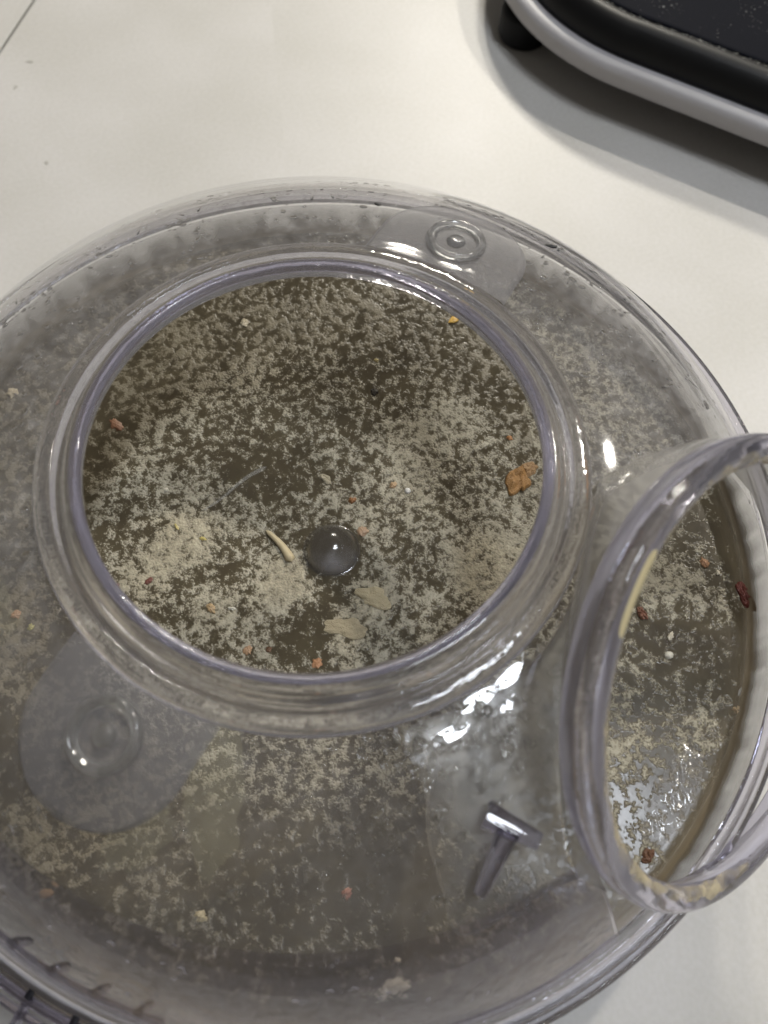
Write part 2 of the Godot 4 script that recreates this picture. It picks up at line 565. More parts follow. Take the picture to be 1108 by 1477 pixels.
# ---------------------------------------------------------------- tank
func build_tank() -> void:
	tank = base("plastic_tank")
	tag(tank, "clear round plastic tank with a wide open collar on top and a slanted side port", "tank")
	# the wide collar round the opening
	var col := put("collar", lathe(spline(PackedVector2Array([Vector2(0.0702, 0.1432), Vector2(0.0714, 0.1455), Vector2(0.0738, 0.1458), Vector2(0.0757, 0.1440), Vector2(0.0764, 0.1412), Vector2(0.0772, 0.1393), Vector2(0.0786, 0.1392), Vector2(0.0795, 0.1404), Vector2(0.0806, 0.1416), Vector2(0.0840, 0.1413), Vector2(0.0855, 0.1402), Vector2(0.0857, 0.1380), Vector2(0.0830, 0.1368), Vector2(0.0772, 0.1366), Vector2(0.0728, 0.1378), Vector2(0.0705, 0.1402)]), true, 5), true, 240), mats.collar, tank)
	put("rolled_lip", lathe(spline(PackedVector2Array([Vector2(0.0697, 0.1452), Vector2(0.0705, 0.1467), Vector2(0.0720, 0.1470), Vector2(0.0732, 0.1461), Vector2(0.0720, 0.1460), Vector2(0.0708, 0.1450), Vector2(0.0700, 0.1434)]), true, 5), true, 240), mats.lip, col)
	# the dome with the port's hole, two faces of one wall, and the grime inside
	var poly := PackedVector2Array()
	for i in 96:
		var b := port_base(i / 8.0)
		poly.append(Vector2(b.x, b.z))
	var dome := put("dome", dome_sheet(0.0, poly, 0.36), mats.pane, tank)
	put("inner_face", dome_sheet(0.0022, poly, 0.36), mats.pane, dome)
	var film := StandardMaterial3D.new()
	film.transparency = BaseMaterial3D.TRANSPARENCY_ALPHA
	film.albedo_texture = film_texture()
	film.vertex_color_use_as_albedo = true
	film.roughness = 0.55
	film.metallic_specular = 0.3
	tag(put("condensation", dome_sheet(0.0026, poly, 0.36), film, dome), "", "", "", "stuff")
	# the thick bend of the dome's wall
	var bend := PackedVector2Array()
	for side in 2:
		for i in 28:
			var k := i if side == 0 else 27 - i
			var q := profile.size() - 2 - k
			var t := (profile[q + 1] - profile[q - 1]).normalized()
			bend.append(profile[q] + Vector2(t.y, -t.x) * (0.0003 if side == 0 else 0.00035 + 0.0016 * smoothstep(28.0, 6.0, float(k))))
	put("thick_bend", arc_lathe(bend, 62.0, 184.0, 300), mats.solid, dome)
	# rim flange and lower bowl
	var rim := put("rim", lathe(spline(PackedVector2Array([Vector2(0.1662, 0.0818), Vector2(0.1672, 0.0830), Vector2(0.1686, 0.0822), Vector2(0.1697, 0.0814), Vector2(0.1708, 0.0824), Vector2(0.1720, 0.0818), Vector2(0.1724, 0.0796), Vector2(0.1712, 0.0776), Vector2(0.1690, 0.0768), Vector2(0.1664, 0.0772)]), true, 5), true, 240), mats.solid, tank)
	var bowl_out := PackedVector2Array([Vector2(0.1668, 0.0756), Vector2(0.1662, 0.066), Vector2(0.163, 0.045), Vector2(0.152, 0.022), Vector2(0.135, 0.008), Vector2(0.118, 0.004)])
	put("bowl", lathe(spline(bowl_out, false, 6), false, 180), mats.bowl, tank)
	put("foot_ring", lathe(PackedVector2Array([Vector2(0.112, 0.0002), Vector2(0.119, 0.0002), Vector2(0.120, 0.003), Vector2(0.118, 0.005), Vector2(0.112, 0.004)]), true, 120), mats.bowl, tank)
	# brown line that the scum has left along the water's edge
	var sl := PackedVector3Array()
	var sc := PackedColorArray()
	var ln := noise(77, 0.25, 4, 0.6)
	for i in 400:
		var t := TAU * i / 400.0
		var k := ln.get_noise_2d(cos(t) * 60.0, sin(t) * 60.0)
		var far := smoothstep(0.3, -0.6, sin(t))
		for q in [[0.1600, 0.0004, 0.0], [0.1622, 0.0007, 0.7], [0.1638, 0.0016, 0.95], [0.1646, 0.0030, 0.8 + 0.4 * k], [0.1652, 0.0060, 0.30 + 0.35 * far + 0.6 * k], [0.1655, 0.0100, 0.12 + 0.30 * far + 0.5 * k], [0.1657, 0.0140, 0.0]]:
			sl.append(Vector3(cos(t) * q[0], WATER_Y + q[1], sin(t) * q[0]))
			sc.append(Color(1, 1, 1, clampf(q[2], 0.0, 1.0)))
	var sm := flat_mat(Color(0.47, 0.42, 0.33), 0.6)
	sm.transparency = BaseMaterial3D.TRANSPARENCY_ALPHA
	sm.vertex_color_use_as_albedo = true
	put("scum_line", mesh_of(sl, grid_index(400, 7, true, false), false, PackedVector2Array(), sc, true), sm, tank)
	# locking lug on the rim at the near left: two rails, cross ribs and dark pads
	var lug := put("locking_lug", arc_bar(0.1752, 0.0800, 112.0, 140.0, 0.0024, 0.005), mats.lug, tank)
	put("rail", arc_bar(0.1706, 0.0848, 112.0, 140.0, 0.0030, 0.0022), mats.lug, lug)
	for deg in [114.6, 119.8, 125.0, 130.2, 135.4]:
		var t := deg_to_rad(deg)
		var dir := Vector3(cos(t), 0, sin(t))
		put("rib", box_between(dir * 0.1712 + Vector3(0, 0.0835, 0), dir * 0.194 + Vector3(0, 0.0790, 0), Vector3.UP, 0.0022, 0.006), mats.lug, lug)
		put("pad", box_between(dir * 0.1676 + Vector3(0, 0.0862, 0), dir * 0.1702 + Vector3(0, 0.0862, 0), Vector3.UP, 0.0022, 0.0014, 0.1), flat_mat(Color(0.05, 0.045, 0.08), 0.3), lug)
	# frosted tabs beside the collar, on opposite sides
	frosted_tab(deg_to_rad(-55.4), 0.0255, 0.1225)
	frosted_tab(deg_to_rad(129.0), 0.0240, 0.1245)
	# pale sheets that paint reflections on the dome beside and before the near tab
	painted_reflection(Vector3(-0.0365, 0, 0.0975), 0.0085, 0.0175, 0.12, 401, 0.15)
	painted_reflection(Vector3(-0.0580, 0, 0.1065), 0.0120, 0.0055, -0.4, 402, 0.13)
	painted_reflection(Vector3(-0.1010, 0, 0.0480), 0.0100, 0.0170, 0.5, 403, 0.10)
	build_port()
	build_drops(dome, poly)

# A closed profile turned about the y axis over part of a turn, with closed ends.
func arc_lathe(p: PackedVector2Array, from: float, to: float, segs: int) -> ArrayMesh:
	var v := PackedVector3Array()
	for i in segs + 1:
		var t := deg_to_rad(lerpf(from, to, float(i) / segs))
		for q in p: v.append(Vector3(q.x * cos(t), q.y, q.x * sin(t)))
	var idx := grid_index(segs + 1, p.size(), false, true)
	var half := p.size() / 2
	for e in [0, segs]:
		for k in half - 1:
			var a: int = e * p.size() + k
			var b: int = e * p.size() + p.size() - 1 - k
			if e == 0: idx.append_array([a, b, a + 1, a + 1, b, b - 1])
			else: idx.append_array([a, a + 1, b, a + 1, b - 1, b])
	return mesh_of(v, idx, true)

func arc_bar(r: float, y: float, from: float, to: float, w: float, h: float) -> ArrayMesh:
	var v := PackedVector3Array()
	var n := 48
	for i in n + 1:
		var t := deg_to_rad(lerpf(from, to, float(i) / n))
		for k in 10:
			var a := TAU * k / 10.0
			v.append(Vector3(0, y + sin(a) * h * 0.5, 0) + Vector3(cos(t), 0, sin(t)) * (r + cos(a) * w * 0.5))
	return mesh_of(v, grid_index(n + 1, 10, false, true), true)

func frosted_tab(ang: float, half: float, reach: float) -> void:
	var v := PackedVector3Array()
	var nu := 41
	var nv := 45
	var cr := reach - half * 0.92
	for i in nu:
		for j in nv:
			var s := float(i) / (nu - 1) * 2.0 - 1.0
			var r := lerpf(0.0853, reach, float(j) / (nv - 1))
			var w := half * 1.06
			if r > cr:
				w = half * 1.06 * sqrt(maxf(0.0004, 1.0 - pow((r - cr) / (reach - cr), 2.2)))
			var edge := 1.0 - smoothstep(0.96, 1.0, maxf(absf(s), float(j) / (nv - 1)))
			v.append(on_dome(sqrt(r * r + s * s * w * w * 0.25), ang + s * w / r, 0.0002 + 0.0009 * edge))
	var t := put("frosted_tab", mesh_of(v, grid_index(nu, nv), false, PackedVector2Array(), PackedColorArray(), true), mats.frost, tank)
	# round boss with a raised rim and a nub in its middle
	var c := on_dome(0.1005, ang, 0.0010)
	var sl := (dome_y(0.1015) - dome_y(0.0995)) / 0.002
	var up := Vector3(-sl * cos(ang), 1, -sl * sin(ang)).normalized()
	var b := Basis(Quaternion(Vector3.UP, up))
	var boss := put("boss_ring", lathe(spline(PackedVector2Array([Vector2(0.0072, 0.0004), Vector2(0.0084, 0.0018), Vector2(0.0095, 0.0024), Vector2(0.0104, 0.0017), Vector2(0.0109, 0.0001), Vector2(0.0094, -0.0003)]), true, 5), true, 72), mats.boss, t, c)
	boss.basis = b
	var nub := put("nub", lathe(spline(PackedVector2Array([Vector2(0.0001, 0.0019), Vector2(0.0019, 0.0018), Vector2(0.0029, 0.0010), Vector2(0.0033, 0.0001), Vector2(0.0001, 0.0001)]), false, 4), true, 32), mats.boss, t, c)
	nub.basis = b

func painted_reflection(c: Vector3, rx: float, rz: float, turn: float, seed_: int, alpha: float) -> void:
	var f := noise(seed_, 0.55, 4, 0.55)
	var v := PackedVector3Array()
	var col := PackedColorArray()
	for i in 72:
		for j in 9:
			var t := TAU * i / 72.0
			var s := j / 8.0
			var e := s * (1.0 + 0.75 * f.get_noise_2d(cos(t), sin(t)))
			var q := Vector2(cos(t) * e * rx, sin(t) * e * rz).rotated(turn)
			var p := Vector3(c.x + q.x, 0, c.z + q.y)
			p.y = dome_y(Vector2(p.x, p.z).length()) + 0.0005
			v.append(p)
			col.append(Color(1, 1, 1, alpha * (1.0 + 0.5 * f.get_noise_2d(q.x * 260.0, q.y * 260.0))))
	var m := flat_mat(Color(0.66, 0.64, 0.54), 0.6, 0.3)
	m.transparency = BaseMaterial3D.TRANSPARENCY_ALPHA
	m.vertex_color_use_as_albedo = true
	put("painted_reflection", mesh_of(v, grid_index(72, 9, true, false), false, PackedVector2Array(), col, true), m, tank)

func build_port() -> void:
	var v := PackedVector3Array()
	var nu := 240
	var nv := 24
	for i in nu:
		var k := i * 12.0 / nu
		var a := port_point(k, PORT_R - 0.0012, -0.003)
		var b := port_base(k)
		var mid := a - PORT_N * (a.distance_to(b) * 0.55)
		mid = mid.lerp(a.lerp(b, 0.5), 0.35)
		mid.y = maxf(mid.y, b.y + 0.002)
		for j in nv:
			var s := float(j) / (nv - 1)
			v.append(a.lerp(mid, s).lerp(mid.lerp(b, s), s))
	var port := put("side_port", mesh_of(v, grid_index(nu, nv, true, false)), mats.housing, tank)
	put("port_lip", port_ring(lip_profile(), PORT_R, 240), mats.lip, port)
	# beige residue dried on the inner side of the lip: a long bar and ragged patches
	# place round the lip from and to, and across its section from and to (in points of its outline)
	residue(port, 9.25, 9.97, 7.5, 12.5, 0.0, 71, mats.grime)
	residue(port, 9.95, 11.6, 3.0, 9.0, 0.8, 72, mats.crust)
	residue(port, 11.4, 12.6, 3.0, 10.0, 0.8, 76, mats.crust)
	residue(port, 12.4, 14.0, 2.0, 10.0, 0.7, 73, mats.crust)
	residue(port, 7.4, 8.6, 2.0, 10.0, 1.0, 74, mats.crust)
	residue(port, 8.6, 9.3, 3.0, 8.0, 1.0, 75, mats.crust)
	# a hazy baffle under the dome that leads from the port towards the collar
	var outer := [Vector3(0.0737, 0, 0.0493), Vector3(0.060, 0, 0.0672), Vector3(0.040, 0, 0.0790), Vector3(0.0190, 0, 0.0847), Vector3(0.0176, 0, 0.0915), Vector3(0.0212, 0, 0.1000), Vector3(0.0204, 0, 0.1130), Vector3(0.0228, 0, 0.1256), Vector3(0.0268, 0, 0.1375), Vector3(0.0433, 0, 0.1329), Vector3(0.0634, 0, 0.1247)]
	var bv := PackedVector3Array()
	for i in 65:
		var e := i / 64.0 * (outer.size() - 1)
		var e0 := mini(int(e), outer.size() - 2)
		var po: Vector3 = outer[e0].cubic_interpolate(outer[e0 + 1], outer[maxi(e0 - 1, 0)], outer[mini(e0 + 2, outer.size() - 1)], e - e0)
		var pi := port_base(lerpf(9.7, 12.0, i / 64.0))
		for j in 13:
			var p := po.lerp(pi, j / 12.0)
			bv.append(Vector3(p.x, dome_y(Vector2(p.x, p.z).length()) - 0.0045 - 0.002 * sin(j / 12.0 * PI), p.z))
	var bm := mesh_of(bv, grid_index(65, 13), false, PackedVector2Array(), PackedColorArray(), true)
	var baffle := put("baffle", bm, mats.baffle, tank)
	var hv := PackedVector3Array()
	var hc := PackedColorArray()
	var hn := noise(97, 18.0, 4, 0.6)
	for i in 65:
		for j in 13:
			var p: Vector3 = bv[i * 13 + j]
			hv.append(p + Vector3(0, 0.0006, 0))
			var near := smoothstep(0.140, 0.090, p.z) * 0.65 + smoothstep(0.025, 0.055, p.x) * 0.20
			hc.append(Color(1, 1, 1, clampf(0.04 + 1.15 * near * (smoothstep(-0.05, 0.35, j / 12.0) if i > 20 else smoothstep(-0.2, 0.12, j / 12.0)) * smoothstep(0.145, 0.122, p.z) * (1.0 + 0.6 * hn.get_noise_3d(p.x * 3.0, p.y, p.z * 3.0)), 0.02, 0.78)))
	var hm := flat_mat(Color(0.66, 0.65, 0.62), 0.3, 0.6)
	hm.transparency = BaseMaterial3D.TRANSPARENCY_ALPHA
	hm.vertex_color_use_as_albedo = true
	put("painted_haze", mesh_of(hv, grid_index(65, 13), false, PackedVector2Array(), hc, true), hm, baffle)  # pale haze painted in for the bright ceiling reflection over the baffle
	var edge_path := PackedVector3Array()
	for i in 65: edge_path.append(bv[i * 13])
	put("baffle_edge", tube(edge_path, 0.0004, 0.0004, 8), mats.baffle_edge, baffle)
	# clear T-shaped bracket under the housing
	var e1 := Vector3(0.0362, 0.1325, 0.1095)
	var e2 := Vector3(0.0492, 0.1325, 0.1180)
	var br := put("bracket", box_between(e1, e2, Vector3(0.55, 1, 0.3).normalized(), 0.0074, 0.0050, 0.05, 0.62), mats.bracket, tank)
	put("stem", box_between(e1.lerp(e2, 0.45) + Vector3(-0.0005, -0.0006, 0.0008), Vector3(0.0315, 0.1290, 0.1290), Vector3(0.6, 1, 0.1).normalized(), 0.0058, 0.0042, 0.08, 0.6), mats.bracket, br)

func lip_profile() -> PackedVector2Array:
	return spline(PackedVector2Array([Vector2(-0.0080, 0.0000), Vector2(-0.0068, 0.0020), Vector2(-0.0040, 0.0030), Vector2(-0.0010, 0.0024), Vector2(0.0006, 0.0004), Vector2(0.0006, -0.0030), Vector2(-0.0004, -0.0064), Vector2(-0.0020, -0.0090), Vector2(-0.0036, -0.0086), Vector2(-0.0050, -0.0056), Vector2(-0.0070, -0.0024)]), true, 5)

# Residue that follows the lip's own surface, a fraction of a millimetre proud of it.
func residue(port: Node, k0: float, k1: float, a0: float, a1: float, rag: float, seed_: int, m: Material) -> void:
	var f := noise(seed_, 0.9, 3, 0.6)
	var lp := lip_profile()
	var v := PackedVector3Array()
	var i0 := int(k0 * 20.0)
	var i1 := int(k1 * 20.0)
	var nu := (i1 - i0) * 2 + 1
	var nv := 9
	for i in nu:
		var s := float(i) / (nu - 1)
		var k := (i0 + i * 0.5) / 20.0
		var ends := pow(maxf(0.0, 1.0 - pow(absf(s * 2.0 - 1.0), 8.0 if rag < 0.1 else 3.0)), 0.5)
		var mid := (a0 + a1) * 0.5 + rag * 1.2 * f.get_noise_2d(s * 4.0, 40.0)
		var ww := (a1 - a0) * ends * (1.0 + rag * 0.9 * f.get_noise_2d(s * 5.0, 0.0))
		for j in nv:
			var q := float(j) / (nv - 1)
			var e := fposmod(mid + (q - 0.5) * ww, lp.size())
			var e0 := int(e) % lp.size()
			var p := lp[e0].lerp(lp[(e0 + 1) % lp.size()], e - int(e))
			var t := (lp[(e0 + 1) % lp.size()] - lp[e0]).normalized()
			p += Vector2(-t.y, t.x) * (0.00012 + 0.00012 * sin(q * PI) * (0.6 + 0.4 * f.get_noise_2d(s * 9.0, q * 5.0)))
			v.append(port_point(k, PORT_R + p.x, p.y))
	put("residue", mesh_of(v, grid_index(nu, nv)), m, port)

# Water drops hanging on the inside of the dome, too many and too small to pick apart.
func build_drops(dome: Node, poly: PackedVector2Array) -> void:
	var s := SphereMesh.new()
	s.radius = 1.0
	s.height = 2.0
	s.radial_segments = 14
	s.rings = 7
	s.material = mats.drop
	var mm := MultiMesh.new()
	mm.transform_format = MultiMesh.TRANSFORM_3D
	mm.mesh = s
	var f := noise(61, 40.0, 2, 0.5)
	var xs: Array[Transform3D] = []
	while xs.size() < 1500:
		var r := sqrt(rng.randf_range(0.087 * 0.087, 0.160 * 0.160))
		var a := rng.randf() * TAU
		var p := on_dome(r, a)
		if rng.randf() > 0.35 + f.get_noise_3d(p.x, p.y, p.z) * 1.6: continue
		if port_hole(p, poly) < 0.001: continue
		var sl := (dome_y(r + 0.0008) - dome_y(r - 0.0008)) / 0.0016
		var up := Vector3(-sl * cos(a), 1, -sl * sin(a)).normalized()
		var size := 0.00035 + 0.0009 * pow(rng.randf(), 4.0)
		var b := Basis(Quaternion(Vector3.UP, up)) * Basis(Vector3.UP, rng.randf() * TAU)
		xs.append(Transform3D(b.scaled_local(Vector3(size * rng.randf_range(0.8, 1.7), size * 0.45, size)), p - up * 0.0023))
	# larger ones standing on the outside between the collar and the port, and slanting trails on the far wall
	var placed := 0
	while placed < 230:
		var c := Vector3(0.034, 0, 0.088) + Vector3(rng.randfn(0.0, 0.017), 0, rng.randfn(0.0, 0.011))
		var r := Vector2(c.x, c.z).length()
		if r < 0.0870 or port_hole(c, poly) < 0.001: continue
		var size := 0.0004 + 0.0011 * pow(rng.randf(), 3.0)
		xs.append(Transform3D(Basis(Vector3.UP, rng.randf() * TAU).scaled_local(Vector3(size * rng.randf_range(0.9, 2.2), size * 0.45, size)), Vector3(c.x, dome_y(r) + 0.0001, c.z)))
		placed += 1
	for i in 170:
		var a := deg_to_rad(rng.randf_range(185.0, 350.0))
		var r := rng.randf_range(0.118, 0.155)
		var sl := (dome_y(r + 0.0008) - dome_y(r - 0.0008)) / 0.0016
		var up := Vector3(-sl * cos(a), 1, -sl * sin(a)).normalized()
		var side := Vector3(-sin(a), 0, cos(a))
		var wdt := rng.randf_range(0.0002, 0.0005)
		var b := Basis(side, up, side.cross(up)) * Basis(Vector3.UP, rng.randf_range(-0.5, 0.5))
		xs.append(Transform3D(b.scaled_local(Vector3(wdt * 1.3, wdt * 0.5, wdt * rng.randf_range(2.0, 9.0))), on_dome(r, a) - up * 0.0023))
	mm.instance_count = xs.size()
	for i in xs.size(): mm.set_instance_transform(i, xs[i])
	var o := MultiMeshInstance3D.new()
	o.multimesh = mm
	o.name = "drops"
	dome.add_child(o, true)
	tag(o, "", "", "", "stuff")

# ---------------------------------------------------------------- water and what floats in it
func build_water() -> void:
	var t := water_textures()
	var m := StandardMaterial3D.new()
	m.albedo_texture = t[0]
	m.roughness_texture = t[1]
	m.roughness_texture_channel = BaseMaterial3D.TEXTURE_CHANNEL_RED
	m.roughness = 1.0
	m.metallic_specular = 0.42
	m.heightmap_enabled = true
	m.heightmap_texture = t[2]
	m.heightmap_scale = 0.05
	var p := PackedVector2Array([Vector2(0.00005, WATER_Y), Vector2(0.06, WATER_Y), Vector2(0.12, WATER_Y), Vector2(0.158, WATER_Y), Vector2(0.1618, WATER_Y + 0.0003), Vector2(0.1640, WATER_Y + 0.0012), Vector2(0.1641, WATER_Y - 0.002), Vector2(0.161, 0.045), Vector2(0.150, 0.023), Vector2(0.133, 0.010), Vector2(0.118, 0.0065), Vector2(0.00005, 0.0062)])
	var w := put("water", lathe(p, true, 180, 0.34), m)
	tag(w, "", "", "", "structure")

func crumb(called: String, label: String, category: String, x: float, z: float, r: Vector3, c: Color, seed_: int, group := "", rough := 0.4, shine := 0.45) -> Node:
	c = c.lerp(Color(0.50, 0.45, 0.36), 0.32)
	var o := put(called, lump(seed_, r * 0.92, rough), flat_mat(c, shine, 0.5), null, Vector3(x, WATER_Y + r.y * 0.05, z))
	o.rotation.y = seed_ * 0.77
	tag(o, label, category, group)
	return o

func mat_scrap(called: String, label: String, category: String, x: float, z: float, rx: float, rz: float, turn: float, c: Color, seed_: int, h := 0.0012, group := "") -> Node:
	var mm := flat_mat(c.lerp(Color(0.52, 0.46, 0.37), 0.2), 0.38, 0.5)
	mm.heightmap_enabled = true
	mm.heightmap_texture = mats.lumpy
	mm.heightmap_scale = 0.05
	mm.uv1_triplanar = true
	mm.uv1_scale = Vector3(60, 60, 60)
	var o := put(called, ragged_mat(seed_, rx, rz, h), mm, null, Vector3(x, WATER_Y + 0.0001, z))
	o.rotation.y = turn
	tag(o, label, category, group)
	return o

func build_debris() -> void:
	mats.lumpy = bump_tex(91, 0.05, 4)
	var orange := Color(0.76, 0.50, 0.28)
	var tan_ := Color(0.74, 0.60, 0.44)
	var pale := Color(0.80, 0.76, 0.66)
	var grp := "food scraps floating in the murky water"
	# a seed: smooth pointed ellipsoid
	var sv := PackedVector3Array()
	for i in 16:
		for j in 13:
			var t := TAU * i / 16
			var s := j / 12.0
			var r := sin(s * PI) * (0.75 + 0.35 * s)
			sv.append(Vector3((s - 0.5) * 0.0066, cos(t) * r * 0.0009, sin(t) * r * 0.0019))
	var seed_ := put("seed", mesh_of(sv, grid_index(16, 13, true, false), true), flat_mat(Color(0.89, 0.72, 0.38), 0.3), null, Vector3(0.067, WATER_Y + 0.0006, -0.1062))
	seed_.rotation.y = 0.5
	tag(seed_, "yellow almond-shaped seed floating near the far right of the collar", "seed", grp)
	crumb("crumb", "cream white crumb floating near the far edge of the open water, left of the seed", "crumb", -0.0249, -0.114, Vector3(0.0017, 0.001, 0.0021), Color(0.86, 0.81, 0.70), 102, grp)
	crumb("pepper_flake", "rust red flake floating by the left side of the open collar", "flake", -0.0801, -0.0674, Vector3(0.0021, 0.0007, 0.0036), Color(0.56, 0.36, 0.26), 103, grp, 0.3)
	mat_scrap("food_scrap", "large orange food scrap at the right side of the open water", "food scrap", 0.0815, -0.0235, 0.0042, 0.0066, -0.35, Color(0.66, 0.48, 0.27), 104, 0.0022, grp)
	mat_scrap("food_scrap", "pale tan tail of skin reaching out beside the large orange scrap", "food scrap", 0.0868, -0.0290, 0.0042, 0.0030, 0.5, Color(0.66, 0.52, 0.36), 105, 0.0013, grp)
	crumb("speck", "black speck in the far middle of the open water", "speck", 0.0277, -0.0726, Vector3(0.0014, 0.0008, 0.0019), Color(0.07, 0.06, 0.05), 106, grp, 0.5)
	crumb("crumb", "tan crumb just left of the white foam bead", "crumb", 0.0301, -0.0274, Vector3(0.0017, 0.0008, 0.0014), tan_, 107, grp)
	crumb("foam_bead", "round white foam bead right of the bubble, in open water", "bead", 0.0356, -0.0243, Vector3(0.0014, 0.0012, 0.0014), Color(0.93, 0.93, 0.93), 108, grp, 0.05)
	crumb("crumb", "small amber crumb floating just beyond the big bubble", "crumb", 0.0131, -0.0224, Vector3(0.0014, 0.0009, 0.0016), Color(0.52, 0.30, 0.12), 109, grp)
	mat_scrap("food_scrap", "small grey beige scrap floating beyond the big bubble, left of the amber crumb", "food scrap", 0.0035, -0.0334, 0.0019, 0.0028, 0.6, Color(0.72, 0.68, 0.58), 110, 0.0009, grp)
	crumb("crumb", "peach coloured crumb touching the right side of the big bubble", "crumb", 0.0157, -0.0085, Vector3(0.0022, 0.0008, 0.0021), Color(0.68, 0.54, 0.42), 111, grp)
	# pale curved strip left of the bubble
	var path := PackedVector3Array()
	for i in 13:
		var s := i / 12.0
		path.append(Vector3(lerpf(-0.0218, -0.0127, s) + 0.0012 * sin(s * PI), WATER_Y + 0.0006, lerpf(-0.0128, 0.0016, s)))
	tag(put("peel_strip", tube(path, 0.0009, 0.0020, 10), flat_mat(Color(0.72, 0.66, 0.53), 0.5)), "pale curved strip of peel floating left of the big bubble", "strip", grp)
	mat_scrap("grease_clump", "beige clump of grease in front of the big bubble", "grease clump", 0.0160, 0.0187, 0.0070, 0.0048, -0.25, Color(0.72, 0.67, 0.54), 113, 0.0011, grp)
	mat_scrap("grease_clump", "beige clump of grease nearest the collar, in front of the other clump", "grease clump", 0.0052, 0.0303, 0.0076, 0.0036, -0.12, Color(0.71, 0.66, 0.54), 114, 0.0009, grp)
	crumb("pepper_flake", "dark red flake on the left of the open water, beside the grease mat", "flake", -0.0672, 0.0033, Vector3(0.0021, 0.0006, 0.0010), Color(0.35, 0.11, 0.08), 115, grp)
	crumb("pepper_flake", "dark red flake at the collar's left edge, outermost of the two", "flake", -0.0794, 0.0048, Vector3(0.0020, 0.0006, 0.0010), Color(0.34, 0.10, 0.08), 116, grp)
	crumb("crumb", "tan crumb left of the white sliver, near the collar's near left edge", "crumb", -0.0441, 0.0171, Vector3(0.0020, 0.0010, 0.0015), Color(0.74, 0.62, 0.45), 117, grp)
	crumb("sliver", "tiny white sliver in the near left of the open water", "sliver", -0.0363, 0.0179, Vector3(0.0016, 0.0005, 0.0007), Color(0.92, 0.91, 0.86), 118, grp)
	crumb("crumb", "peach crumb close to the collar's near edge, leftmost of three", "crumb", -0.0313, 0.0347, Vector3(0.0018, 0.0008, 0.0017), Color(0.72, 0.56, 0.42), 119, grp)
	crumb("crumb", "dark brown crumb between two peach crumbs near the collar's near edge", "crumb", -0.0237, 0.0353, Vector3(0.0012, 0.0007, 0.0012), Color(0.34, 0.20, 0.11), 120, grp)
	crumb("crumb", "orange crumb nearest the collar's near edge", "crumb", -0.0066, 0.0425, Vector3(0.0019, 0.0009, 0.0020), Color(0.73, 0.50, 0.34), 121, grp)
	crumb("foam_bead", "white bead on the left of the open water, beyond the grease mat", "bead", -0.0601, -0.0349, Vector3(0.0011, 0.0008, 0.0011), Color(0.88, 0.86, 0.80), 122, grp, 0.1)
	crumb("crumb", "small yellow crumb on the left grease mat, outer one", "crumb", -0.0563, -0.0182, Vector3(0.0006, 0.0006, 0.0018), Color(0.83, 0.76, 0.46), 123, grp)
	crumb("crumb", "small yellow crumb on the left grease mat, nearer the peel strip", "crumb", -0.0463, -0.0121, Vector3(0.0008, 0.0006, 0.0013), Color(0.83, 0.76, 0.40), 124, grp)
	crumb("crumb", "small orange crumb beyond the large orange scrap", "crumb", 0.0808, -0.0441, Vector3(0.0012, 0.0007, 0.0012), orange, 125, grp)
	crumb("crumb", "pale yellow crumb beyond the black speck", "crumb", 0.0304, -0.0883, Vector3(0.0011, 0.0006, 0.0010), Color(0.76, 0.69, 0.46), 126, grp)
	# faint blue-white streak on the water
	path = PackedVector3Array()
	for i in 15:
		var s := i / 14.0
		path.append(Vector3(lerpf(-0.0467, -0.0197, s), WATER_Y + 0.0001, lerpf(-0.0239, -0.0417, s) + 0.0008 * sin(s * 7.0)))
	var tm := flat_mat(Color(0.76, 0.75, 0.72, 0.13), 0.6)
	tm.transparency = BaseMaterial3D.TRANSPARENCY_ALPHA
	var th := put("streak", tube(path, 0.0004, 0.0011, 8), tm)
	th.scale.y = 0.25
	th.position.y = WATER_Y * 0.75 + 0.0003
	tag(th, "thin bluish white streak lying left of the middle of the open water", "streak", grp)
	# seen through the dome
	crumb("crumb", "pale crumb under the dome left of the collar, farthest back", "crumb", -0.1232, -0.0876, Vector3(0.0026, 0.001, 0.0022), Color(0.82, 0.76, 0.64), 130, grp)
	crumb("crumb", "orange crumb under the dome at the left, beside the round bubble ring", "crumb", -0.116, 0.0116, Vector3(0.0020, 0.0008, 0.0018), Color(0.74, 0.53, 0.38), 131, grp)
	crumb("crumb", "yellow green crumb under the dome at the left edge", "crumb", -0.1104, 0.0171, Vector3(0.0014, 0.0007, 0.0012), Color(0.72, 0.70, 0.38), 132, grp)
	crumb("crumb", "oval tan crumb under the dome at the near left", "crumb", -0.1024, 0.1114, Vector3(0.0018, 0.0010, 0.0032), Color(0.66, 0.50, 0.30), 133, grp, 0.2)
	crumb("crumb", "pale yellow crumb under the dome in front of the near frosted tab", "crumb", -0.0511, 0.1224, Vector3(0.0021, 0.0010, 0.0019), Color(0.77, 0.71, 0.55), 134, grp)
	mat_scrap("food_scrap", "white scrap under the dome at the near edge of the water", "food scrap", 0.0074, 0.1543, 0.0056, 0.0026, 0.15, Color(0.80, 0.77, 0.68), 135, 0.0016, grp)
	crumb("crumb", "salmon crumb under the dome, left of the bracket", "crumb", -0.0035, 0.1209, Vector3(0.0020, 0.0008, 0.0015), Color(0.66, 0.40, 0.32), 136, grp)
	crumb("crumb", "tiny pale crumb under the dome beyond the white scrap", "crumb", 0.0108, 0.1445, Vector3(0.0013, 0.0007, 0.0012), pale, 137, grp)
	# seen through the side port
	mat_scrap("food_scrap", "dark red scrap stuck at the water's edge inside the side port", "food scrap", 0.1585, 0.0365, 0.0021, 0.0062, 0.15, Color(0.36, 0.10, 0.07), 140, 0.0016, grp)
